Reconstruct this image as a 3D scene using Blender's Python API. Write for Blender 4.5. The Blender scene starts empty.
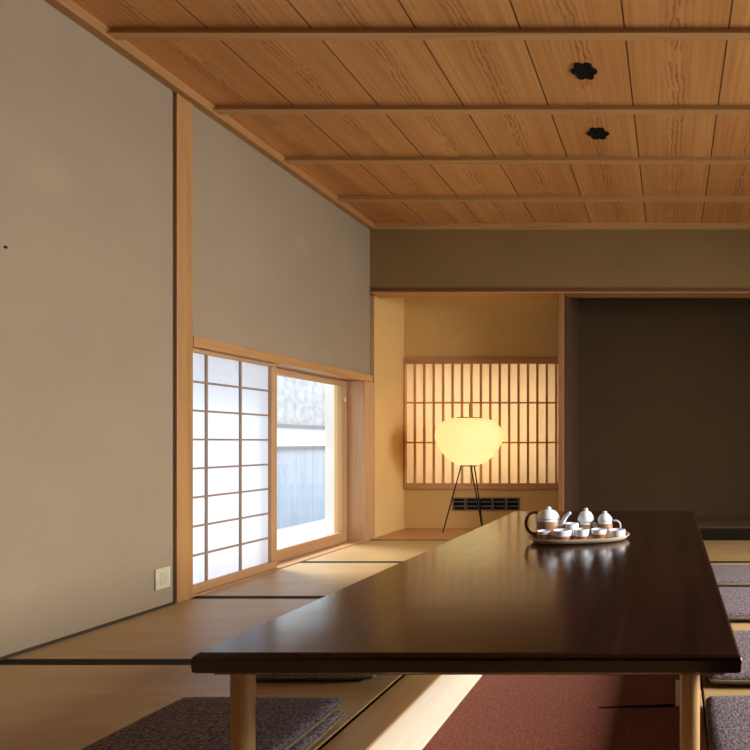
import bpy, bmesh, math, random
from mathutils import Vector, Matrix
random.seed(4)
S = bpy.context.scene
COL = S.collection
PI = math.pi

# ------------------------------------------------------------------ helpers
def link(name, bm, mats, parent=None, smooth=False, loc=None):
    me = bpy.data.meshes.new(name)
    bmesh.ops.recalc_face_normals(bm, faces=bm.faces)
    if smooth:
        for f in bm.faces: f.smooth = True
    bm.to_mesh(me); bm.free()
    o = bpy.data.objects.new(name, me); COL.objects.link(o)
    for m in (mats if isinstance(mats, (list, tuple)) else [mats]):
        me.materials.append(m)
    if parent: o.parent = parent
    if loc: o.location = loc
    if smooth:
        try: me.set_sharp_from_angle(angle=math.radians(40))
        except Exception: pass
    return o

def tag(o, label=None, cat=None, group=None, kind=None):
    if label: o['label'] = label
    if cat: o['category'] = cat
    if group: o['group'] = group
    if kind: o['kind'] = kind
    return o

def empty(name, loc, rz=0, label=None, cat=None, group=None, kind=None):
    o = bpy.data.objects.new(name, None); COL.objects.link(o)
    o.empty_display_size = .05
    o.location = loc; o.rotation_euler = (0, 0, rz)
    return tag(o, label, cat, group, kind)

def box(bm, x0, x1, y0, y1, z0, z1, bevel=0.0, seg=2):
    tmp = bmesh.new()
    bmesh.ops.create_cube(tmp, size=1)
    for v in tmp.verts:
        v.co = Vector(((x0+x1)/2 + v.co.x*(x1-x0), (y0+y1)/2 + v.co.y*(y1-y0), (z0+z1)/2 + v.co.z*(z1-z0)))
    if bevel:
        bmesh.ops.bevel(tmp, geom=tmp.edges[:], offset=bevel, segments=seg, affect='EDGES', profile=.5)
    merge(bm, tmp)
    return bm

def merge(bm, tmp, mi=None):
    mp = {}
    for v in tmp.verts: mp[v] = bm.verts.new(v.co)
    for f in tmp.faces:
        try:
            nf = bm.faces.new([mp[v] for v in f.verts])
            nf.material_index = f.material_index if mi is None else mi
            nf.smooth = f.smooth
        except ValueError: pass
    tmp.free()

def B(*a, **k):
    return box(bmesh.new(), *a, **k)

def lathe(bm, prof, n=32, split=None, cx=0, cy=0):
    """prof: list of (r,z); split: z above which material index 0 is used, below 1"""
    rings = []
    for r, z in prof:
        if r < 1e-6: rings.append([bm.verts.new((cx, cy, z))])
        else: rings.append([bm.verts.new((cx + r*math.cos(2*PI*i/n), cy + r*math.sin(2*PI*i/n), z)) for i in range(n)])
    for k in range(len(rings)-1):
        a, b = rings[k], rings[k+1]
        for i in range(n):
            j = (i+1) % n
            if len(a) == 1 and len(b) == 1: continue
            if len(a) == 1: f = bm.faces.new((a[0], b[j], b[i]))
            elif len(b) == 1: f = bm.faces.new((a[i], a[j], b[0]))
            else: f = bm.faces.new((a[i], a[j], b[j], b[i]))
            f.smooth = True
            if split is not None:
                zc = (prof[k][1] + prof[k+1][1])/2
                f.material_index = 0 if split(zc, k) else 1
    return bm

def tube(bm, pts, r, n=10, closed=False):
    pts = [Vector(p) for p in pts]
    rad = r if isinstance(r, (list, tuple)) else [r]*len(pts)
    rings = []
    up = Vector((0, 0, 1))
    prev = None
    N = len(pts)
    for i, p in enumerate(pts):
        if closed: t = (pts[(i+1) % N] - pts[i-1]).normalized()
        else: t = (pts[min(i+1, N-1)] - pts[max(i-1, 0)]).normalized()
        if prev is None:
            a = t.cross(up)
            if a.length < .05: a = t.cross(Vector((0, 1, 0)))
            a.normalize()
        else:
            a = (prev - t*prev.dot(t)).normalized()
        prev = a
        b = t.cross(a)
        rings.append([bm.verts.new(p + (a*math.cos(2*PI*k/n) + b*math.sin(2*PI*k/n))*rad[i]) for k in range(n)])
    last = N if closed else N-1
    for i in range(last):
        A, Bq = rings[i], rings[(i+1) % N]
        for k in range(n):
            f = bm.faces.new((A[k], A[(k+1) % n], Bq[(k+1) % n], Bq[k])); f.smooth = True
    if not closed:
        bm.faces.new(rings[0][::-1]); bm.faces.new(rings[-1])
    return bm

# ------------------------------------------------------------------ materials
class NT:
    def __init__(self, name):
        self.m = bpy.data.materials.new(name); self.m.use_nodes = True
        self.t = self.m.node_tree; self.t.nodes.clear()
        self.out = self.t.nodes.new('ShaderNodeOutputMaterial')
    def n(self, typ, **kw):
        nd = self.t.nodes.new('ShaderNode'+typ)
        for k, v in kw.items():
            if hasattr(nd, k) and not k[0].isupper(): setattr(nd, k, v)
        return nd
    def put(self, sock, v):
        if v is None: return
        if hasattr(v, 'is_linked') or hasattr(v, 'links'): self.t.links.new(v, sock)
        elif isinstance(v, (tuple, list)) and len(v) == 3 and sock.type == 'RGBA': sock.default_value = (*v, 1)
        else: sock.default_value = v
    def math(self, op, a, b=None, c=None):
        nd = self.n('Math'); nd.operation = op
        for s, v in zip(nd.inputs, (a, b, c)): self.put(s, v)
        return nd.outputs[0]
    def coords(self):
        return self.n('TexCoord').outputs['Object']
    def xyz(self, v=None):
        nd = self.n('SeparateXYZ'); self.put(nd.inputs[0], v if v is not None else self.coords()); return nd.outputs
    def comb(self, x, y, z):
        nd = self.n('CombineXYZ')
        for s, v in zip(nd.inputs, (x, y, z)): self.put(s, v)
        return nd.outputs[0]
    def mapping(self, scale, v=None):
        nd = self.n('Mapping'); self.put(nd.inputs['Vector'], v if v is not None else self.coords())
        nd.inputs['Scale'].default_value = scale; return nd.outputs[0]
    def noise(self, vec, scale, detail=3, rough=.55, dist=0):
        nd = self.n('TexNoise'); self.put(nd.inputs['Vector'], vec)
        nd.inputs['Scale'].default_value = scale; nd.inputs['Detail'].default_value = detail
        nd.inputs['Roughness'].default_value = rough; nd.inputs['Distortion'].default_value = dist
        return nd.outputs[0]
    def ramp(self, fac, stops):
        nd = self.n('ValToRGB'); self.put(nd.inputs[0], fac)
        el = nd.color_ramp.elements
        while len(el) < len(stops): el.new(.5)
        for e, (p, c) in zip(el, stops): e.position = p; e.color = (*c, 1) if len(c) == 3 else c
        return nd.outputs[0]
    def mix(self, fac, a, b, mode='MIX'):
        nd = self.n('Mix'); nd.data_type = 'RGBA'; nd.blend_type = mode
        self.put(nd.inputs[0], fac); self.put(nd.inputs[6], a); self.put(nd.inputs[7], b)
        return nd.outputs[2]
    def bump(self, h, strength=.2, dist=.01):
        nd = self.n('Bump'); self.put(nd.inputs['Height'], h)
        nd.inputs['Strength'].default_value = strength; nd.inputs['Distance'].default_value = dist
        return nd.outputs[0]
    def bsdf(self, color, rough=.5, normal=None, spec=.5, metal=0, coat=0, sheen=0):
        nd = self.n('BsdfPrincipled')
        self.put(nd.inputs['Base Color'], color); self.put(nd.inputs['Roughness'], rough)
        self.put(nd.inputs['Normal'], normal); nd.inputs['Metallic'].default_value = metal
        nd.inputs['Specular IOR Level'].default_value = spec
        nd.inputs['Coat Weight'].default_value = coat
        nd.inputs['Sheen Weight'].default_value = sheen
        self.t.links.new(nd.outputs[0], self.out.inputs[0]); return nd
    def done(self, shader=None):
        if shader is not None: self.t.links.new(shader, self.out.inputs[0])
        return self.m

def sc(c, f): return tuple(x*f for x in c)

def plaster(name, c, var=.06, rough=.9, marks=()):
    k = NT(name); v = k.coords()
    a = k.noise(v, 2.2, 4, .6); b = k.noise(v, 55, 3, .6); d = k.noise(v, 260, 2, .6)
    col = k.ramp(a, [(.3, sc(c, 1-var)), (.7, sc(c, 1+var))])
    col = k.mix(.12, col, k.ramp(b, [(.35, sc(c, .8)), (.65, sc(c, 1.15))]))
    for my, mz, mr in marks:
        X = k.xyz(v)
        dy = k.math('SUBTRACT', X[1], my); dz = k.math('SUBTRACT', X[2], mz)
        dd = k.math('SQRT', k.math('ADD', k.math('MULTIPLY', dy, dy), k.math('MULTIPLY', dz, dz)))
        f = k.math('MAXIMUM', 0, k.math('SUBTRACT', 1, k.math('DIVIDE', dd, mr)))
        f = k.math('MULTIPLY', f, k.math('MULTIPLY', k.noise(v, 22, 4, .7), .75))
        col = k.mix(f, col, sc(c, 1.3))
    k.bsdf(col, rough, k.bump(k.math('ADD', b, k.math('MULTIPLY', d, .6)), .12, .004), .2)
    return k.done()

def wood(name, c, axis='z', rough=.5, contrast=.3, scale=1.0, coat=0, spec=.4):
    """straight grained timber, grain along axis"""
    k = NT(name)
    st = {'x': (.5, 12, 12), 'y': (12, .5, 12), 'z': (12, 12, .5)}[axis]
    v = k.mapping(tuple(s*scale for s in st))
    a = k.noise(v, 2.2, 5, .6, .4); b = k.noise(v, 9, 3, .6)
    g = k.math('ADD', k.math('MULTIPLY', a, .7), k.math('MULTIPLY', b, .3))
    col = k.ramp(g, [(.32, sc(c, 1-contrast)), (.5, c), (.7, sc(c, 1+contrast*.5))])
    k.bsdf(col, rough, k.bump(g, .1, .002), spec, coat=coat)
    return k.done()

def flat(name, c, rough=.5, metal=0, spec=.5, var=.06, scale=40):
    k = NT(name)
    a = k.noise(k.coords(), scale, 3)
    k.bsdf(k.ramp(a, [(.3, sc(c, 1-var)), (.7, sc(c, 1+var))]), rough, None, spec, metal)
    return k.done()

M = {}
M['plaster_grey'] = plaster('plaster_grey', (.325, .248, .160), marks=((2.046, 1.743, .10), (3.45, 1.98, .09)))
M['plaster_olive'] = plaster('plaster_olive', (.26, .17, .066))
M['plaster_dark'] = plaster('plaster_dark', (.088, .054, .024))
M['plaster_gold'] = plaster('plaster_gold', (.66, .43, .165))
M['post'] = wood('cedar_post', (.43, .22, .08), 'z', .45, .25)
M['post_red'] = wood('cedar_red', (.36, .16, .065), 'z', .4, .25)
M['rail_y'] = wood('cedar_rail_y', (.48, .25, .09), 'y', .4, .25)
M['rail_x'] = wood('cedar_rail_x', (.50, .26, .10), 'x', .4, .25)
M['batten'] = wood('batten_cedar', (.52, .29, .115), 'x', .4, .25)
M['sash'] = wood('sash_wood', (.50, .285, .135), 'y', .4, .2)
M['sash_z'] = wood('sash_wood_upright', (.50, .285, .135), 'z', .4, .2)
M['muntin'] = wood('muntin_wood', (.32, .22, .14), 'z', .55, .2)
M['lattice'] = wood('lattice_wood', (.55, .30, .115), 'z', .5, .25)
M['rim'] = wood('rim_wood', (.50, .28, .11), 'y', .35, .25)
M['rim_pale'] = wood('pale_pit_board', (.78, .66, .48), 'y', .5, .12)
M['leg'] = wood('table_leg_wood', (.50, .29, .12), 'z', .4, .25)
M['alcove_floor'] = wood('alcove_board', (.48, .23, .08), 'x', .3, .25)
M['black_lacquer'] = flat('black_lacquer', (.006, .005, .005), .25)
M['black_metal'] = flat('black_metal', (.004, .0035, .003), .6, spec=.2)
M['dark_trim'] = wood('dark_trim', (.045, .028, .018), 'y', .6, .3)
M['dark_border'] = flat('dark_cloth_border', (.014, .010, .007), .8, spec=.2)
M['white_plastic'] = flat('cream_plastic', (.58, .53, .36), .4)

def mk_ceiling():
    k = NT('cedar_ceiling_boards'); x, y, z = k.xyz()
    W = .421
    s = k.math('DIVIDE', k.math('ADD', x, .188 + 20*W), W)
    idx = k.math('FLOOR', s); fr = k.math('FRACT', s); u = k.math('SUBTRACT', fr, .5)
    # wavering heart figure of every board, straight grain towards its sides
    wob = k.noise(k.comb(k.math('MULTIPLY', idx, 7.3), k.math('MULTIPLY', y, 1.6), 0), 1.0, 3, .5)
    jag = k.noise(k.comb(k.math('MULTIPLY', x, 22), k.math('MULTIPLY', y, 11), idx), 1.0, 4, .65)
    uu = k.math('ADD', u, k.math('MULTIPLY', k.math('SUBTRACT', wob, .5), .30))
    uj = k.math('ADD', uu, k.math('MULTIPLY', k.math('SUBTRACT', jag, .5), .13))
    near = k.math('SUBTRACT', 1, k.math('MINIMUM', k.math('MULTIPLY', k.math('ABSOLUTE', uu), 5.5), 1))
    rings = k.math('ADD', k.math('MULTIPLY', k.math('SINE', k.math('MULTIPLY', uj, 105)), .5), .5)
    rings = k.math('POWER', rings, 2.5)
    gap = k.noise(k.comb(k.math('MULTIPLY', x, 6), k.math('MULTIPLY', y, 7), idx), 1.0, 2, .5)
    rings = k.math('MULTIPLY', rings, k.math('MULTIPLY', k.math('GREATER_THAN', gap, .42), 1.0))
    streak = k.noise(k.comb(k.math('MULTIPLY', x, 60), k.math('MULTIPLY', y, 1.1), idx), 1.0, 4, .65)
    fine = k.noise(k.comb(k.math('MULTIPLY', x, 210), k.math('MULTIPLY', y, 4), idx), 1.0, 2, .6)
    base = k.ramp(k.noise(k.comb(k.math('MULTIPLY', idx, 3.7), k.math('MULTIPLY', y, .5), k.math('MULTIPLY', u, 2.5)), 1.0, 2),
                  [(.3, (.55, .25, .075)), (.7, (.72, .37, .13))])
    col = k.mix(k.math('MULTIPLY', rings, k.math('ADD', .02, k.math('MULTIPLY', near, .75))), base, (.20, .065, .018))
    col = k.mix(k.ramp(streak, [(.42, (0, 0, 0)), (.68, (.45, .45, .45))]), col, (.32, .125, .035))
    col = k.mix(k.math('MULTIPLY', fine, .15), col, (.34, .14, .04))
    edge = k.math('ABSOLUTE', u)
    seam = k.math('GREATER_THAN', edge, .5 - .0036/W)
    col = k.mix(seam, col, (.10, .042, .015))
    h = k.math('SUBTRACT', 1, seam)
    k.bsdf(col, .45, k.bump(h, .5, .004), .35)
    return k.done()
M['ceiling'] = mk_ceiling()

def mk_tatami():
    k = NT('tatami_rush'); x, y, z = k.xyz()
    a = k.noise(k.comb(k.math('MULTIPLY', x, 4), k.math('MULTIPLY', y, 130), 0), 1.0, 3, .6)
    b = k.noise(k.comb(k.math('MULTIPLY', x, 1.3), k.math('MULTIPLY', y, 9), 3.), 1.0, 4, .6)
    w = k.math('SINE', k.math('MULTIPLY', y, 2*PI/.009))
    g = k.math('ADD', k.math('MULTIPLY', a, .5), k.math('MULTIPLY', b, .5))
    col = k.ramp(g, [(.3, (.34, .205, .078)), (.5, (.44, .277, .112)), (.72, (.54, .36, .165))])
    k.bsdf(col, .42, k.bump(k.math('ADD', k.math('MULTIPLY', w, .3), a), .10, .002), .55)
    return k.done()
M['tatami'] = mk_tatami()

def mk_tabletop():
    k = NT('dark_lacquered_tabletop'); x, y, z = k.xyz()
    a = k.noise(k.comb(k.math('MULTIPLY', x, 9), k.math('MULTIPLY', y, .7), z), 1.0, 5, .6, .3)
    b = k.noise(k.comb(k.math('MULTIPLY', x, 70), k.math('MULTIPLY', y, 2.5), z), 1.0, 3, .6)
    g = k.math('ADD', k.math('MULTIPLY', a, .7), k.math('MULTIPLY', b, .3))
    col = k.ramp(g, [(.32, (.010, .0032, .002)), (.5, (.020, .0068, .0045)), (.7, (.034, .012, .0075))])
    r = k.ramp(b, [(.3, (.14, .14, .14)), (.7, (.18, .18, .18))])
    wv = k.noise(k.comb(k.math('MULTIPLY', x, 1.5), k.math('MULTIPLY', y, 9), z), 1.0, 2, .5)
    k.bsdf(col, r, k.bump(wv, .12, .004), .5)
    return k.done()
M['tabletop'] = mk_tabletop()

def mk_fabric(name, c1, c2, c3):
    k = NT(name); v = k.coords()
    a = k.noise(v, 130, 2, .7); b = k.noise(v, 40, 3, .6); c = k.noise(k.mapping((1, .35, 1), v), 210, 2, .6)
    g = k.math('ADD', k.math('MULTIPLY', a, .6), k.math('MULTIPLY', c, .4))
    col = k.ramp(g, [(.4, c1), (.5, c2), (.6, c3)])
    k.bsdf(col, .95, k.bump(g, .6, .004), .1, sheen=.06)
    return k.done()
M['cushion'] = mk_fabric('mauve_tweed', (.05, .036, .035), (.135, .098, .10), (.25, .19, .20))
M['piping'] = mk_fabric('olive_piping', (.14, .11, .06), (.2, .16, .085), (.27, .21, .12))
M['carpet'] = mk_fabric('maroon_carpet', (.15, .040, .019), (.21, .057, .028), (.27, .078, .040))

def mk_paper(name, c, tr=.75, rib=False):
    k = NT(name)
    f = k.noise(k.coords(), 60, 4, .7)
    col = k.ramp(f, [(.3, sc(c, .93)), (.7, c)])
    d = k.n('BsdfDiffuse'); k.put(d.inputs[0], col)
    t = k.n('BsdfTranslucent'); k.put(t.inputs[0], col)
    m = k.n('MixShader'); m.inputs[0].default_value = tr
    k.t.links.new(d.outputs[0], m.inputs[1]); k.t.links.new(t.outputs[0], m.inputs[2])
    return k.done(m.outputs[0])
M['shoji_paper'] = mk_paper('shoji_paper', (.88, .93, 1.0), .43)
M['lattice_paper'] = mk_paper('warm_shoji_paper', (.93, .86, .72), .5)

def mk_lamp():
    k = NT('lamp_washi'); c = (.98, .86, .42)
    d = k.n('BsdfDiffuse'); k.put(d.inputs[0], (.9, .82, .6))
    t = k.n('BsdfTranslucent'); k.put(t.inputs[0], (.95, .88, .70))
    m = k.n('MixShader'); m.inputs[0].default_value = .6
    k.t.links.new(d.outputs[0], m.inputs[1]); k.t.links.new(t.outputs[0], m.inputs[2])
    e = k.n('Emission'); f = k.noise(k.coords(), 14, 4, .6)
    k.put(e.inputs[0], k.ramp(f, [(.3, (1.0, .70, .22)), (.7, (1.0, .78, .31))])); e.inputs[1].default_value = LAMP_EMIT
    a = k.n('AddShader'); k.t.links.new(m.outputs[0], a.inputs[0]); k.t.links.new(e.outputs[0], a.inputs[1])
    return k.done(a.outputs[0])
LAMP_EMIT = .40
M['lamp_paper'] = mk_lamp()

def mk_glass():
    k = NT('window_glass')
    t = k.n('BsdfTransparent'); t.inputs[0].default_value = (.96, .98, .98, 1)
    g = k.n('BsdfGlossy'); g.inputs['Roughness'].default_value = .02
    lw = k.n('LayerWeight'); lw.inputs[0].default_value = .5
    fr = k.math('ADD', .04, k.math('MULTIPLY', .9, k.math('POWER', lw.outputs['Facing'], 5)))
    m = k.n('MixShader'); k.t.links.new(fr, m.inputs[0])
    k.t.links.new(t.outputs[0], m.inputs[1]); k.t.links.new(g.outputs[0], m.inputs[2])
    return k.done(m.outputs[0])
M['glass'] = mk_glass()

def mk_glaze(name, c, rough=.25, spots=True):
    k = NT(name); f = k.noise(k.coords(), 90, 4, .65)
    k.bsdf(k.ramp(f, [(.3, sc(c, .85)), (.6, c)]), rough, k.bump(f, .08, .002), .5)
    return k.done()
M['glaze'] = mk_glaze('white_glaze', (.86, .90, .95))
M['clay'] = mk_glaze('brown_clay', (.34, .17, .08), .5)
M['handle'] = mk_glaze('brown_handle', (.13, .05, .025), .4)
M['pale_clay'] = mk_glaze('pale_handle_glaze', (.66, .62, .54), .3)
M['tray'] = wood('tray_wood', (.50, .37, .24), 'x', .4, .25, 3)

def mk_gardenwall():
    k = NT('garden_wall_boards'); x, y, z = k.xyz()
    s = k.math('FRACT', k.math('DIVIDE', y, .30))
    seam = k.math('LESS_THAN', s, .06)
    n = k.noise(k.comb(k.math('MULTIPLY', y, 14), k.math('MULTIPLY', z, 1.5), 0), 1., 3)
    col = k.ramp(n, [(.3, (.33, .385, .48)), (.7, (.42, .47, .55))])
    col = k.mix(k.math('MULTIPLY', seam, .35), col, (.25, .29, .36))
    k.bsdf(col, .7, None, .3); return k.done()
M['garden_wall'] = mk_gardenwall()
M['wall_cap'] = flat('wall_cap', (.16, .17, .2), .7)
M['gravel'] = flat('white_gravel', (.80, .82, .82), .9, var=.2, scale=60)
M['facade'] = flat('neighbour_render', (.78, .78, .78), .9, var=.05, scale=5)
M['stone'] = flat('mottled_stone', (.50, .50, .51), .9, var=.2, scale=9)
M['drip'] = flat('drip_ledge', (.25, .26, .28), .8)

# ------------------------------------------------------------------ dimensions (metres; camera at origin, looking along +Y)
XL = -2.31          # left wall face
ZC = 2.42           # ceiling
YB = 4.22           # frieze / alcove front plane
YA = 4.76           # alcove back wall
XR = 2.6            # right wall (outside the picture)
RY0, RY1 = 1.15, 2.8   # opening in the right wall
YF = -3.0           # wall behind the camera
def struct(name, bm, m, parent=None, smooth=False):
    return tag(link(name, bm, m, parent, smooth), kind='structure')

# ------------------------------------------------------------------ room shell
bm = bmesh.new()          # sub floor, with the sunken pit left open
PX0, PX1, PY0, PY1, PZ = -.744, .045, 1.30, 2.95, -.17
box(bm, -2.62, PX0-.12, YF, YB, -.30, -.045)
box(bm, PX1+.05, XR, YF, YB, -.30, -.045)
box(bm, PX0-.12, PX1+.05, YF, PY0-.12, -.30, -.045)
box(bm, PX0-.12, PX1+.05, PY1+.12, YB, -.30, -.045)
box(bm, PX0-.12, PX1+.05, PY0-.12, PY1+.12, -.30, PZ-.006)
box(bm, -2.62, XR, YB, 5.2, -.30, -.02)
struct('floor', bm, M['dark_trim'])

bm = bmesh.new()
box(bm, -2.62, XR+.1, YF-.1, 5.1, ZC, ZC+.05)
struct('ceiling', bm, M['ceiling'])

# left wall: near part, part over the window, alcove side
bm = bmesh.new()
box(bm, -2.33, XL, YF, 2.55, 0, ZC)
box(bm, -2.62, -2.5, YF, 2.45, -.3, ZC)
box(bm, -2.5, XL, 2.648, YB, 1.262, ZC)
box(bm, -2.62, -2.5, 2.45, 4.3, 1.262, ZC)
struct('wall_left', bm, M['plaster_grey'])
bm = B(-2.62, XL, YB+.06, 5.1, -.02, ZC)
struct('wall_alcove_side', bm, M['plaster_gold'])

bm = bmesh.new()
box(bm, XL, XR, YB, YB+.1, 1.932, ZC)
struct('wall_frieze', bm, M['plaster_olive'])

# alcove back: plaster around the lattice window and the vent slot
bm = bmesh.new()
LX0, LX1, LZ0, LZ1 = -2.31, -.945, .345, 1.475
VX0, VX1, VZ0, VZ1 = -1.896, -1.307, .153, .272
box(bm, XL, -.86, YA, YA+.05, LZ1, ZC)
box(bm, XL, -.86, YA, YA+.05, VZ1, LZ0)
box(bm, XL, VX0, YA, YA+.05, VZ0, VZ1)
box(bm, VX1, -.86, YA, YA+.05, VZ0, VZ1)
box(bm, XL, -.86, YA, YA+.05, -.02, VZ0)
box(bm, LX1, -.86, YA, YA+.05, LZ0, LZ1)
struct('wall_back', bm, M['plaster_gold'])
bm = B(-2.40, -.86, 5.05, 5.1, -.02, ZC)
struct('wall_outer_back', bm, M['plaster_gold'])

# partition between the lamp alcove and the dark recess, and the recess itself
bm = B(-.855, -.813, YB+.056, 5.1, -.02, ZC)
struct('wall_partition', bm, wood('partition_board', (.085, .043, .02), 'z', .6, .25))
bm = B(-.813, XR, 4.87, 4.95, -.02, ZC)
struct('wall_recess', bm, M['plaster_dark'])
bm = bmesh.new()
box(bm, XR, XR+.1, YF, RY0, -.3, ZC); box(bm, XR, XR+.1, RY1, 4.95, -.3, ZC)
box(bm, XR, XR+.1, RY0, RY1, 2.05, ZC); box(bm, XR, XR+.1, RY0, RY1, -.3, 0)
struct('wall_right', bm, M['plaster_grey'])
bm = B(-2.62, XR+.1, YF-.1, YF, -.3, ZC)
struct('wall_front', bm, M['plaster_dark'])
# frame of the wide opening to the right (out of the picture, lets the daylight in)
bm = bmesh.new()
box(bm, XR-.01, XR+.11, RY0-.04, RY0, 0, 2.05); box(bm, XR-.01, XR+.11, RY1, RY1+.04, 0, 2.05)
box(bm, XR-.01, XR+.11, RY0-.04, RY1+.04, 2.01, 2.06); box(bm, XR-.01, XR+.11, RY0-.04, RY1+.04, -.01, .015)
struct('door_1', bm, M['post'])

# ceiling battens and cornice
for i, y in enumerate((1.19, 1.70, 2.206, 2.715, 3.205, 3.72)):
    bm = bmesh.new()
    pf = [(y, ZC-.030), (y+.040, ZC-.030), (y+.040, ZC-.024), (y+.024, ZC-.019), (y+.024, ZC), (y+.016, ZC), (y+.016, ZC-.019), (y, ZC-.024)]
    a_, b_ = [[bm.verts.new((x, p, q)) for p, q in pf] for x in (-2.262, XR)]
    for j in range(8): bm.faces.new((a_[j], a_[(j+1) % 8], b_[(j+1) % 8], b_[j]))
    bm.faces.new(a_); bm.faces.new(b_)
    struct('trim_%d' % (i+1), bm, M['batten'])
struct('trim_7', B(XL, -2.262, YF, YB, 2.376, ZC, bevel=.003), wood('cornice_cedar', (.42, .21, .075), 'y', .45, .25))
struct('trim_8', B(-2.262, XR, YB-.035, YB, 2.376, ZC, bevel=.003), M['batten'])
# pillar by the shoji
struct('trim_9', B(-2.334, -2.300, 2.562, 2.648, 0, 2.376, bevel=.003), M['post'])
struct('trim_24', B(-2.334, -2.316, 2.55, 2.5615, 0, 2.376), M['dark_trim'])  # dark filler strip stands in for the shadow line beside the pillar
# window lintel, corner pillar, window threshold
struct('trim_10', B(-2.50, -2.296, 2.648, 4.235, 1.211, 1.262, bevel=.002), M['rail_y'])
bm = bmesh.new(); box(bm, -2.50, -2.302, 4.132, 4.275, -.02, 1.210, bevel=.003)
struct('trim_11', bm, M['sash_z'])
struct('trim_12', B(-2.62, -2.31, 2.45, 4.13, -.03, .006), M['sash'])
# lintel over alcove and recess; unlit front has its shade in the wood colour
struct('trim_13', B(-2.30, XR, YB-.022, YB+.125, 1.888, 1.899, bevel=.002), M['rail_x'])
struct('trim_25', B(-2.30, XR, YB-.010, YB+.11, 1.8995, 1.932), wood('lintel_shaded_front', (.16, .07, .028), 'x', .5, .25))
# slim post at the front of the partition, black sill of the recess, alcove board
struct('trim_14', B(-.864, -.828, YB-.01, YB+.055, -.02, 1.888, bevel=.004), M['post_red'])
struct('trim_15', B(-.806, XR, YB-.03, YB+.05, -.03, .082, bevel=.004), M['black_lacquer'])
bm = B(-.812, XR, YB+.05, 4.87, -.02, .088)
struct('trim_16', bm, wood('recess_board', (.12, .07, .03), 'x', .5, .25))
struct('trim_17', B(-2.302, -.862, YB, YA, -.03, .004), M['alcove_floor'])
struct('baseboard_left', B(XL, -2.296, YF, 2.55, 0, .009), M['dark_trim'])
# pit: rim boards and pale side boards
bm = bmesh.new()
box(bm, PX0-.110, PX0, PY0-.12, PY1+.12, -.007, .001, bevel=.002)
struct('trim_18', bm, M['rim'])
bm = bmesh.new()
box(bm, PX1, PX1+.045, PY0-.12, PY1+.12, -.007, .001, bevel=.002)
box(bm, PX0, PX1, PY0-.12, PY0, -.007, .001, bevel=.002); box(bm, PX0, PX1, PY1, PY1+.12, -.007, .001, bevel=.002)
struct('trim_19', bm, M['rim'])
bm = bmesh.new()
box(bm, PX0-.02, PX0-.001, PY0-.02, PY1+.02, PZ-.006, -.0075)
struct('trim_20', bm, M['rim_pale'])
bm = bmesh.new()
box(bm, PX1+.001, PX1+.02, PY0-.02, PY1+.02, PZ-.006, -.0075)
box(bm, PX0-.001, PX1+.001, PY0-.02, PY0-.001, PZ-.006, -.0075); box(bm, PX0-.001, PX1+.001, PY1+.001, PY1+.02, PZ-.006, -.0075)
struct('trim_21', bm, M['rim_pale'])

# ------------------------------------------------------------------ window: glass sash beyond the paper screen
w = empty('window_1', (-2.45, 3.20, .006), kind='structure')
SY, SZ = .928, 1.2          # width (along Y), height
fb = bmesh.new()
box(fb, -.018, .018, 0, SY, 0, .075, bevel=.002); box(fb, -.018, .018, 0, SY, SZ-.04, SZ, bevel=.002)
link('window_frame', fb, M['sash'], w)
fb = bmesh.new()
box(fb, -.018, .018, 0, .05, .0755, SZ-.0405, bevel=.002); box(fb, -.018, .018, SY-.06, SY, .0755, SZ-.0405, bevel=.002)
link('stile', fb, M['sash_z'], w)
link('pane', B(-.003, .003, .05, SY-.06, .075, SZ-.04), M['glass'], w)
pl = bmesh.new(); lathe(pl, [(0, 0), (.017, 0), (.02, .003), (.013, .006), (0, .005)], 20)
for v in pl.verts: v.co = Vector((v.co.z + .018, SY-.03 + v.co.x, 1.06 + v.co.y))
link('finger_pull', pl, M['pale_clay'], w)

# paper screen
sh = empty('shoji_screen', (-2.352, 2.44, .006), 0,
           'sliding shoji screen with white paper in a grid of thin wooden bars', 'shoji screen')
LW, LH = .822, 1.205
link('rail', B(-.016, .016, 0, LW, 0, .042, bevel=.002), M['sash'], sh)
link('rail', B(-.016, .016, 0, LW, LH-.02, LH, bevel=.002), M['sash'], sh)
for y0 in (0, LW-.046):
    link('stile', B(-.016, .016, y0, y0+.046, .0425, LH-.0205, bevel=.002), M['sash_z'], sh)
ROW = (LH-.02-.042)/8
for yy in (.122, .342, .562):
    link('upright_bar', B(-.003, .006, yy-.005, yy+.005, .042, LH-.02), M['muntin'], sh)
for r in range(1, 8):
    zz = .042 + ROW*r
    link('cross_bar', B(-.003, .009, .036, LW-.036, zz-.0046, zz+.0046), M['muntin'], sh)
link('paper', B(-.006, -.0045, .03, LW-.03, .035, LH-.012), M['shoji_paper'], sh)

# ------------------------------------------------------------------ lattice window in the alcove
w2 = empty('window_2', (0, YA, 0), kind='structure')
f = bmesh.new()
box(f, -2.302, -.866, -.022, .03, 1.427, 1.476, bevel=.002)
box(f, -2.302, -.866, -.022, .03, .342, .393, bevel=.002)
link('window_frame', f, M['rail_x'], w2)
for a, b in ((-2.31, -2.292), (-.963, -.945)):
    link('stile', B(a, b, -.018, .03, .3935, 1.4265), M['lattice'], w2)
for i in range(16):
    x = (414.9 + 9.42*i - 671)/550*YA
    link('lattice_bar', B(x-.0095, x+.0095, -.006, .008, .3935, 1.4265, bevel=.002), M['lattice'], w2)
for z in (.745, 1.09):
    link('cross_bar', B(-2.292, -.963, -.002, .010, z-.007, z+.007), M['lattice'], w2)
link('paper', B(-2.30, -.955, .012, .014, .385, 1.435), M['lattice_paper'], w2)

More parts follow.
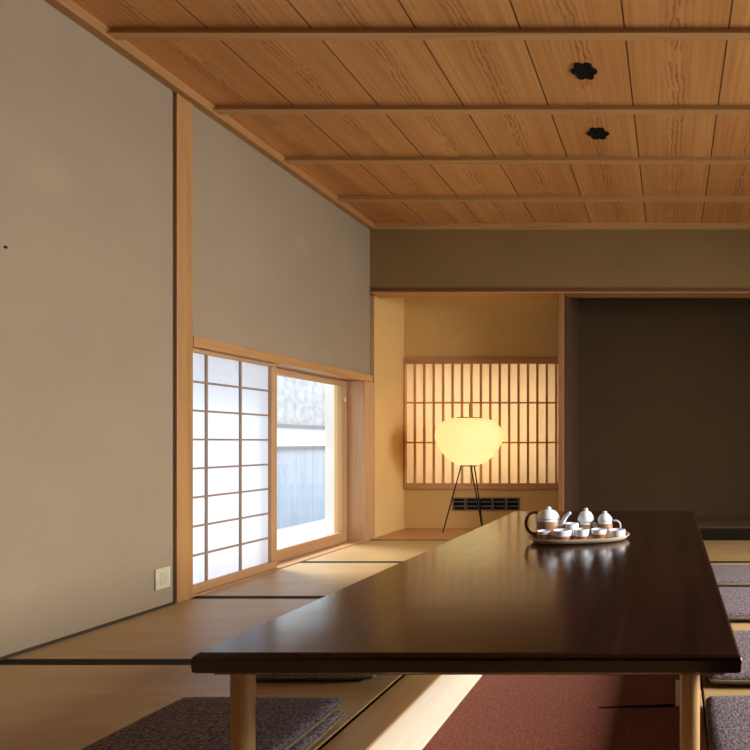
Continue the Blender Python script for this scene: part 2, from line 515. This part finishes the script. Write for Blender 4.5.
# vent slot
v = empty('vent_grille', (0, YA, 0), 0, 'dark slotted vent grille low in the alcove wall behind the lamp legs', 'vent')
f = bmesh.new(); t = .012
box(f, VX0, VX1, -.006, .02, VZ1-t, VZ1); box(f, VX0, VX1, -.006, .02, VZ0, VZ0+t)
box(f, VX0, VX0+t, -.006, .02, VZ0+t, VZ1-t); box(f, VX1-t, VX1, -.006, .02, VZ0+t, VZ1-t)
link('frame', f, flat('vent_frame', (.24, .145, .07), .6), v)
link('backing', B(VX0+.002, VX1-.002, .030, .04, VZ0+.002, VZ1-.002), M['black_metal'], v)
MV = flat('vent_slat', (.10, .075, .05), .5)
for i in range(1, 3):
    z = VZ0 + (VZ1-VZ0)*i/3
    link('slat', B(VX0+t, VX1-t, .002, .02, z-.006, z+.006), MV, v)
for i in range(1, 5):
    x = VX0 + (VX1-VX0)*i/5
    link('divider', B(x-.01, x+.01, -.003, .024, VZ0+t, VZ1-t), MV, v)

# ------------------------------------------------------------------ tatami mats
def mat(x0, x1, y0, y1, label):
    r = empty('tatami_mat', ((x0+x1)/2, (y0+y1)/2, -.045), 0, label, 'tatami mat', 'tatami mats of the floor')
    w_, l_ = (x1-x0)/2-.001, (y1-y0)/2-.001
    link('rush_cover', B(-w_, w_, -l_, l_, .0, .045, bevel=.003), M['tatami'], r)
    for s in (-1, 1):
        e = l_*s
        link('border', B(-w_-.0005, w_+.0005, min(e, e-s*.024), max(e, e-s*.024), .0448, .0458), M['dark_border'], r)
ys = [-1.245, -.465, .315, 1.095, 1.875, 2.655, 3.435, 4.215]
XM = PX0-.123
names_l = ['', '', '', 'tatami mat at the front left under the stacked brown cushions',
           'tatami mat along the left wall beside the cream wall socket',
           'pale lit tatami mat directly in front of the white paper screen',
           'brightest tatami mat beside the glass window and the lamp alcove']
for i in range(3, 7):
    mat(XL+.001, XM, ys[i], ys[i+1], names_l[i])
mat(XL+.001, XM, ys[2], ys[3], 'tatami mat nearest the camera along the left wall')
names_r = ['', '', '', 'tatami mat under the front cushion right of the table',
           'tatami mat under the second and third cushions right of the table',
           'tatami mat under the farthest cushion right of the table',
           'empty tatami mat before the black sill of the dark recess']
for i in range(3, 7):
    mat(PX1+.051, 1.55, ys[i], ys[i+1], names_r[i])
mat(PX0-.12, PX1+.05, 3.435, 4.215, 'tatami mat beyond the far end of the long table')
mat(PX0-.12, PX1+.05, .40, PY0-.122, 'tatami mat under the near end of the long table')

# carpet in the pit with its cord and post
c = link('carpet', B(PX0+.001, PX1-.001, PY0+.001, PY1-.001, PZ-.006, PZ, bevel=.002), M['carpet'])
tag(c, 'maroon carpet on the floor of the sunken pit under the table', 'carpet')
c = link('socket_post', B(.016, .038, 1.915, 1.935, PZ, -.086, bevel=.002), M['rim_pale'])
tag(c, 'small pale wooden post in the pit beside the right table leg', 'post')
bm = bmesh.new()
tube(bm, [(.014, 1.915, PZ+.004), (-.05, 1.91, PZ+.004), (-.15, 1.905, PZ+.0035), (-.25, 1.90, PZ+.003)], [.0045, .004, .003, .0015], 8)
tag(link('cord', bm, M['black_metal'], smooth=True), 'thin black cord lying on the maroon carpet beside the pale post', 'cord')

# ------------------------------------------------------------------ low table
TX0, TX1, TY0, TY1, TZ = -.908, .135, 1.035, 3.19, .35
tb = empty('dining_table', ((TX0+TX1)/2, (TY0+TY1)/2, 0), 0, 'long low dining table with a glossy dark brown top on pale round legs', 'table')
ox, oy = (TX0+TX1)/2, (TY0+TY1)/2
hx, hy = (TX1-TX0)/2, (TY1-TY0)/2
bm = bmesh.new()
b_ = .010
# slab with a chamfered top edge and a slightly undercut lower edge, rounded corners in plan
def rrect(hx, hy, r, n=6):
    pts = []
    for cx, cy, a0 in ((hx-r, hy-r, 0), (-hx+r, hy-r, 90), (-hx+r, -hy+r, 180), (hx-r, -hy+r, 270)):
        for i in range(n+1):
            a = math.radians(a0 + 90*i/n); pts.append((cx + r*math.cos(a), cy + r*math.sin(a)))
    return pts
def stack(bm, layers, r=.005):
    rings = []
    for inset, z in layers:
        rings.append([bm.verts.new((x, y, z)) for x, y in rrect(hx-inset, hy-inset, max(r-inset*.3, .004))])
    n = len(rings[0])
    for a, b in zip(rings, rings[1:]):
        for i in range(n): bm.faces.new((a[i], a[(i+1) % n], b[(i+1) % n], b[i]))
    bm.faces.new(rings[0]); bm.faces.new(rings[-1])
stack(bm, [(.006, TZ-.038), (.002, TZ-.035), (0, TZ-.012), (.002, TZ-.007), (.007, TZ-.002), (.011, TZ)])
link('tabletop', bm, M['tabletop'], tb)
bm = bmesh.new()
for (a, b, c_, d) in ((-hx+.032, hx-.032, -hy+.02, -hy+.05), (-hx+.032, hx-.032, hy-.05, hy-.024),
                      (-hx+.032, -hx+.055, -hy+.05, hy-.05), (hx-.055, hx-.032, -hy+.05, hy-.05)):
    box(bm, a, b, c_, d, TZ-.0465, TZ-.0375)
link('under_frame', bm, wood('under_frame', (.40, .23, .11), 'x', .5, .3), tb)
for x in (-.842, .037):
    for y in (1.082, 3.10):
        bm = bmesh.new()
        lathe(bm, [(0, .002), (.0185, .002), (.0195, .006), (.0198, .2), (.020, TZ-.047), (0, TZ-.047)], 28)
        for v_ in bm.verts: v_.co += Vector((x-ox, y-oy, 0))
        link('leg', bm, M['leg'], tb, True)

# ------------------------------------------------------------------ cushions
def cushion_mesh(w, l, t):
    bm = bmesh.new(); n = 20
    def pt(u, v, s):
        m = max(abs(u), abs(v))
        # rounded corners
        k = 1 - .035*(abs(u*v))**3
        h = (max(0, 1 - m**18))**.5 * (.86 + .14*(1-m*m))
        h += .03*math.sin(5*u+1)*math.cos(4*v)*(1-m)
        return Vector((u*w/2*k, v*l/2*k, t/2 + s*t/2*h))
    def g(i): return math.sin((i/n*2-1)*PI/2)
    top = [[bm.verts.new(pt(g(i), g(j), 1)) for j in range(n+1)] for i in range(n+1)]
    bot = [[(top[i][j] if i in (0, n) or j in (0, n) else bm.verts.new(pt(g(i), g(j), -1))) for j in range(n+1)] for i in range(n+1)]
    for A, flip in ((top, 0), (bot, 1)):
        for i in range(n):
            for j in range(n):
                f = [A[i][j], A[i+1][j], A[i+1][j+1], A[i][j+1]]
                bm.faces.new(f[::-1] if flip else f)
    for v in bm.verts: v.co.z = max(v.co.z, 0)
    return bm
def piping_mesh(w, l, t, r=.0045):
    pts = []
    for a in range(80):
        s = a/80*4; e = int(s); q = (s-e)*2-1
        u, v = ((q, -1), (1, q), (-q, 1), (-1, -q))[e]
        k = 1 - .035*abs(u*v)**3
        pts.append((u*w/2*k, v*l/2*k, t/2))
    return tube(bmesh.new(), pts, r, 8, True)
CW, CL, CT = .44, .44, .040
proto = None
def cushion(x, y, z, label, rz=0, dl=0):
    global proto
    if proto is None:
        r = empty('floor_cushion', (x, y, z), rz)
        link('cover', cushion_mesh(CW, CL, CT), M['cushion'], r, True)
        link('piping', piping_mesh(CW, CL, CT), M['piping'], r, True)
        proto = r
    else:
        r = proto.copy(); COL.objects.link(r)
        for ch in proto.children:
            q = ch.copy(); COL.objects.link(q); q.parent = r
        r.location = (x, y, z); r.rotation_euler = (0, 0, rz)
    r.scale = (1, 1 + dl, 1)
    tag(r, label, 'cushion', 'floor cushions round the table')
    return r
cushion(-1.085, 1.255, .001, 'lower brown tweed cushion of the stack at the front left table leg', .02)
cushion(-1.085, 1.247, .042, 'upper brown tweed cushion of the stack at the front left table leg', -.01)
cushion(-1.14, 1.925, .001, 'lower dark cushion half hidden under the left side of the table', .0)
cushion(-1.14, 1.925, .042, 'upper dark cushion half hidden under the left side of the table', .015)
cushion(.315, 1.345, .001, 'mauve tweed cushion nearest the camera right of the table leg', 0)
cushion(.335, 1.885, .001, 'mauve tweed cushion second from the front along the right table side', 0, -.03)
cushion(.335, 2.50, .001, 'mauve tweed cushion third from the front along the right table side', 0, .02)
cushion(.36, 3.015, .001, 'grey mauve cushion farthest back along the right table side', 0, -.1)

# ------------------------------------------------------------------ paper lamp
LXc, LYc = -1.648, 4.50
lp = empty('floor_lamp', (LXc, LYc, .004), 0, 'lit pebble-shaped paper lantern lamp on thin black tripod legs', 'lamp')
def shade_profile():
    # (r, z) outline of the squashed lantern
    pr = [(.105, .939), (.145, .937), (.19, .925), (.232, .900), (.262, .866), (.280, .825), (.2825, .785),
          (.272, .742), (.250, .698), (.220, .655), (.184, .617), (.142, .586), (.100, .566), (.060, .556)]
    out = []
    for i in range(len(pr)-1):
        for s in range(3):
            q = s/3
            out.append((pr[i][0]*(1-q)+pr[i+1][0]*q, pr[i][1]*(1-q)+pr[i+1][1]*q))
    out.append(pr[-1])
    out = [(r*.915, z) for r, z in out]
    # paper swells a little between the bamboo ribs
    return [(r + (.0022 if i % 2 else -.0008), z) for i, (r, z) in enumerate(out)]
bm = bmesh.new()
# slightly uneven pebble outline in plan
lathe(bm, shade_profile(), 56)
for v_ in bm.verts:
    a = math.atan2(v_.co.y, v_.co.x)
    k_ = 1 + .012*math.sin(2*a+.6)
    v_.co.x *= k_; v_.co.y *= k_
link('lamp_shade', bm, M['lamp_paper'], lp, True)
MR = wood('bamboo_ring', (.32, .17, .06), 'x', .5, .2)
bm = bmesh.new()
tube(bm, [(.096*math.cos(a*PI/16), .096*math.sin(a*PI/16), .942) for a in range(32)], .005, 8, True)
link('top_ring', bm, MR, lp, True)
bm = bmesh.new()
tube(bm, [(.056*math.cos(a*PI/16), .056*math.sin(a*PI/16), .553) for a in range(32)], .005, 8, True)
link('bottom_ring', bm, M['black_metal'], lp, True)
bm = bmesh.new(); tube(bm, [(0, 0, .60), (0, 0, 1.06)], .004, 8)
tube(bm, [(-.096, 0, .942), (.096, 0, .942)], .003, 8)
link('stem', bm, M['black_metal'], lp, True)
for fx, fy in ((-.215, -.01), (.17, -.16), (.045, .19)):
    bm = bmesh.new()
    d = Vector((fx, fy, 0)).normalized()
    top = Vector((d.x*.055, d.y*.055, .60))
    if fx > .1: top = Vector((.02, -.05, .60))
    tube(bm, [top, Vector((fx, fy, .006))], .0052, 8)
    link('leg', bm, M['black_metal'], lp, True)
bm = bmesh.new(); lathe(bm, [(0, .605), (.02, .607), (.034, .630), (.036, .652), (.024, .678), (.014, .69), (.014, .70), (0, .70)], 20)
k = NT('bulb'); e = k.n('Emission'); e.inputs[0].default_value = (1, .85, .62, 1); e.inputs[1].default_value = 6
link('bulb', bm, k.done(e.outputs[0]), lp, True)
bl = bpy.data.lights.new('lamp_bulb', 'POINT'); bl.energy = .8; bl.color = (1, .88, .72); bl.shadow_soft_size = .03
BL = bpy.data.objects.new('lamp_bulb', bl); COL.objects.link(BL); BL.location = (0, 0, .665+.0); BL.parent = lp
BL.location = (0, 0, .64)

# ------------------------------------------------------------------ wall fittings
o = empty('wall_socket', (XL, 2.493, .1325), 0, 'cream wall socket low on the left wall beside the pillar', 'wall socket')
link('plate', B(0, .010, -.036, .036, -.048, .048, bevel=.003), M['white_plastic'], o)
bm = bmesh.new(); box(bm, .0101, .012, -.018, .018, -.028, .028, bevel=.0008)
link('insert', bm, flat('socket_insert', (.52, .48, .32), .4), o)
for (n_, x, y, z, rot) in (('a', XL, 1.908, 1.426, 0), ('b', .317, 4.87, 1.175, 1)):
    bm = bmesh.new(); lathe(bm, [(0, 0), (.0045, 0), (.005, .003), (.003, .005), (0, .0055)], 16)
    for v_ in bm.verts:
        v_.co = Vector((v_.co.z, v_.co.x, v_.co.y)) if not rot else Vector((v_.co.x, -v_.co.z, v_.co.y))
    h = link('wall_peg', bm, M['black_metal'], None, True, (x, y, z))
    tag(h, 'small dark peg on the grey left wall' if not rot else 'small dark peg on the dark wall of the recess', 'peg')

# flower shaped ceiling downlights
def downlight(x, y, label, rz):
    r = empty('downlight', (x, y, ZC), rz, label, 'downlight', 'black downlights in the ceiling')
    def ring(R, z, bm, n=72):
        return [bm.verts.new((R*(.84+.28*abs(math.cos(3*a*2*PI/n)))*math.cos(a*2*PI/n), R*(.84+.28*abs(math.cos(3*a*2*PI/n)))*math.sin(a*2*PI/n), z)) for a in range(n)]
    bm = bmesh.new()
    rs = [ring(.054, 0, bm), ring(.054, -.004, bm), ring(.050, -.006, bm), ring(.040, -.006, bm), ring(.037, -.0035, bm)]
    for a, b in zip(rs, rs[1:]):
        for i in range(72): bm.faces.new((a[i], a[(i+1) % 72], b[(i+1) % 72], b[i]))
    link('rim', bm, M['black_metal'], r)
    bm = bmesh.new(); a = ring(.0375, -.002, bm); bm.faces.new(a); q = ring(.0375, -.0035, bm); bm.faces.new(q)
    for i in range(72): bm.faces.new((a[i], a[(i+1) % 72], q[(i+1) % 72], q[i]))
    link('reflector', bm, M['black_metal'], r)
downlight(-.391, 2.475, 'black scalloped downlight between the first and second ceiling battens', .0)
downlight(-.395, 2.975, 'black scalloped downlight between the second and third ceiling battens', .0)

# ------------------------------------------------------------------ tea set
TRX, TRY, TRA = -.372, 2.25, math.radians(13)
tr = empty('serving_tray', (TRX, TRY, TZ+.0005), TRA, 'oval pale wooden tray carrying the tea set on the dark table', 'tray')
bm = bmesh.new()
def oval(a, b, z, n=64, e=2.6):
    out = []
    for i in range(n):
        t_ = 2*PI*i/n; c_, s_ = math.cos(t_), math.sin(t_)
        out.append(bm.verts.new((a*math.copysign(abs(c_)**(2/e), c_), b*math.copysign(abs(s_)**(2/e), s_), z)))
    return out
rs = [oval(.165, .095, 0), oval(.185, .108, .003), oval(.203, .118, .019), oval(.200, .115, .021), oval(.197, .112, .019), oval(.182, .104, .006)]
for a, b in zip(rs, rs[1:]):
    for i in range(64):
        f_ = bm.faces.new((a[i], a[(i+1) % 64], b[(i+1) % 64], b[i])); f_.smooth = True
bm.faces.new(rs[0]); bm.faces.new(rs[-1])
link('tray_body', bm, M['tray'], tr)
TF = TZ + .0072

def pot(name, x, y, R, Hb, lidR, top, label, split=None, hr=None, hdir=-1, sp=None, hm='handle'):
    r = empty(name, (x, y, TF), 0, label, 'teapot' if 'pot' in name else 'jar')
    sp_z = split if split else Hb*.62
    prof = [(0, 0), (R*.66, 0), (R*.70, .003), (R*.92, Hb*.22), (R, Hb*.45), (R*1.0, Hb*.55), (R*.97, sp_z), (R*.965, sp_z+.0005), (R*.86, Hb*.88), (lidR*.95, Hb), (0, Hb)]
    bm = lathe(bmesh.new(), prof, 36, lambda z, k: z > sp_z)
    link('body', bm, [M['glaze'], M['clay']], r, True)
    dh = (top-Hb)*.76
    bm = lathe(bmesh.new(), [(0, Hb), (lidR, Hb), (lidR*1.04, Hb+.004), (lidR*.93, Hb+dh*.45), (lidR*.62, Hb+dh*.85), (.012, Hb+dh), (0, Hb+dh)], 36)
    ld = link('lid', bm, M['glaze'], r, True)
    kz = Hb+dh
    bm = lathe(bmesh.new(), [(0, kz), (.008, kz), (.008, kz+.002), (.010, kz+(top-kz)*.55), (.0075, kz+(top-kz)*.85), (0, top)], 20)
    link('knob', bm, M['glaze'], ld, True)
    if hr:
        cx, cz, rx, rz_, th = hr
        pts = [(cx + hdir*rx*math.cos(a), 0, cz + rz_*math.sin(a)) for a in [math.radians(q) for q in range(-118, 119, 12)]]
        bm = tube(bmesh.new(), pts, th, 10)
        link('handle', bm, M[hm], r, True)
    if sp:
        bm = tube(bmesh.new(), [(p[0], p[1], p[2]) for p in sp], [.013, .011, .009, .0075, .0065][:len(sp)], 14)
        link('spout', bm, M['glaze'], r, True)
    return r
pot('teapot', -.503, 2.262, .0485, .078, .0425, .128, 'largest teapot, white lid over brown body, with a brown ring handle',
    .070, (-.058, .060, .036, .044, .0062), -1,
    [(.040, -.004, .044), (.058, -.008, .060), (.068, -.010, .080), (.080, -.012, .096), (.092, -.014, .104)])
pot('lidded_jar', -.358, 2.315, .027, .062, .034, .116, 'tall white jar with a wide domed lid between the two teapots', .048)
pot('teapot', -.279, 2.318, .033, .060, .0305, .102, 'small teapot with brown band and pale loop handle at the right of the tray',
    .052, (.044, .038, .022, .024, .004), 1,
    [(-.028, -.004, .030), (-.040, -.008, .042), (-.048, -.01, .054)], 'pale_clay')
def cup(x, y, R, H, label, split=.55):
    prof = [(0, 0), (R*.55, 0), (R*.6, .004), (R*.85, H*.3), (R*.96, H*split), (R*.965, H*split+.0004), (R, H), (R*.97, H+.001), (R*.93, H-.001), (R*.86, H*.4), (R*.5, H*.14), (0, H*.12)]
    bm = lathe(bmesh.new(), prof, 30, lambda z, k: k >= 5 or z > H*split)
    o = link('tea_cup', bm, [M['glaze'], M['clay']], None, True, (x, y, TF))
    tag(o, label, 'cup', 'tea cups on the tray')
cup(-.500, 2.168, .0275, .043, 'brown tea cup with pale rim directly in front of the largest teapot', .72)
cup(-.428, 2.166, .036, .046, 'widest brown and white tea cup at the front left of the tray', .55)
cup(-.405, 2.250, .027, .060, 'tall white tea cup beside the spout of the largest teapot', .2)
cup(-.356, 2.190, .030, .046, 'white and brown tea cup at the middle of the tray front', .45)
cup(-.290, 2.212, .031, .042, 'brown and white tea cup in front of the small teapot', .6)
cup(-.220, 2.247, .034, .034, 'low white tea cup at the right end of the tray', .25)

# ------------------------------------------------------------------ outside the window
struct('ground', B(-14, -2.62, -2, 22, -.40, -.25), M['gravel'])
struct('wall_garden', B(-4.62, -4.5, 0, 20, -.25, .655), M['garden_wall'])
bm = bmesh.new(); box(bm, -4.66, -4.46, 0, 20, .656, .70)
struct('trim_22', bm, M['wall_cap'])
nb = empty('building', (-7.5, 10, -.25), 0, 'pale neighbouring building seen through the window beyond the garden wall', 'building')
link('wall', B(-1, 1, -10, 12, 0, 1.24), M['facade'], nb)
link('ledge', B(-1, 1.05, -10, 12, 1.241, 1.30), M['drip'], nb)
link('upper_wall', B(-1, .98, -10, 12, 1.301, 2.6), M['stone'], nb)
struct('trim_23', B(-2.78, -2.70, 4.42, 4.50, -.25, 2.2), M['facade'])

# ------------------------------------------------------------------ light
W = bpy.data.worlds.new('sky'); S.world = W; W.use_nodes = True
nt = W.node_tree; bg = nt.nodes['Background']
bg.inputs[0].default_value = (.86, .93, 1.0, 1); bg.inputs[1].default_value = 2.7

def area(name, loc, rot, sx, sy, energy, color=(1, 1, 1), portal=False):
    L = bpy.data.lights.new(name, 'AREA'); L.shape = 'RECTANGLE'; L.size = sx; L.size_y = sy
    L.energy = energy; L.color = color
    o = bpy.data.objects.new(name, L); COL.objects.link(o); o.location = loc; o.rotation_euler = rot
    if portal: L.cycles.is_portal = True
    return o
area('window_portal', (-2.53, 3.4, .62), (0, -PI/2, 0), 1.25, 1.6, 0, portal=True)
# daylight from the wide opening on the right
dr = area('daylight_right', (XR+.9, (RY0+RY1)/2, 1.75), (0, 0, 0), 2.3, RY1-RY0, 270, (.98, .97, .97))
dr.rotation_euler = (0, math.radians(90-27), 0)
dr.data.spread = math.radians(125)
# daylight over the garden
sun = bpy.data.lights.new('sun', 'SUN'); sun.energy = 6.0; sun.angle = math.radians(20); sun.color = (1, .97, .92)
so = bpy.data.objects.new('sun', sun); COL.objects.link(so)
so.rotation_euler = Vector((.62, -.28, -.72)).to_track_quat('-Z', 'Y').to_euler()
# warm light behind the alcove paper
area('backlight', (-1.63, 5.0, .91), (-PI/2, 0, 0), 1.3, 1.0, 14, (1, .84, .62))
# added warm fill to brighten the alcove, unseen behind the lintel
struct('trim_26', B(-2.22, -.98, 4.36, 4.68, 2.365, ZC), M['white_plastic'])  # unseen box added as a housing for the fill light
area('alcove_fill_light', (-1.6, 4.52, 2.36), (0, 0, 0), 1.2, .3, 1.2, (1, .70, .34))

# ------------------------------------------------------------------ camera
cam = bpy.data.cameras.new('camera'); cam.sensor_width = 36; cam.sensor_fit = 'HORIZONTAL'
cam.lens = 550/750*36; cam.shift_x = -(671-375)/750; cam.shift_y = (442-375)/750; cam.clip_start = .02
co = bpy.data.objects.new('camera', cam); COL.objects.link(co)
co.location = (0, 0, .75); co.rotation_euler = (PI/2, 0, 0)
S.camera = co
S.view_settings.view_transform = 'Standard'; S.view_settings.look = 'None'
S.view_settings.gamma = 1; S.view_settings.use_curve_mapping = False
S.view_settings.exposure = 0
S.cycles.use_denoising = True
S.cycles.max_bounces = 10; S.cycles.diffuse_bounces = 6; S.cycles.transparent_max_bounces = 12
S.cycles.sample_clamp_indirect = 6
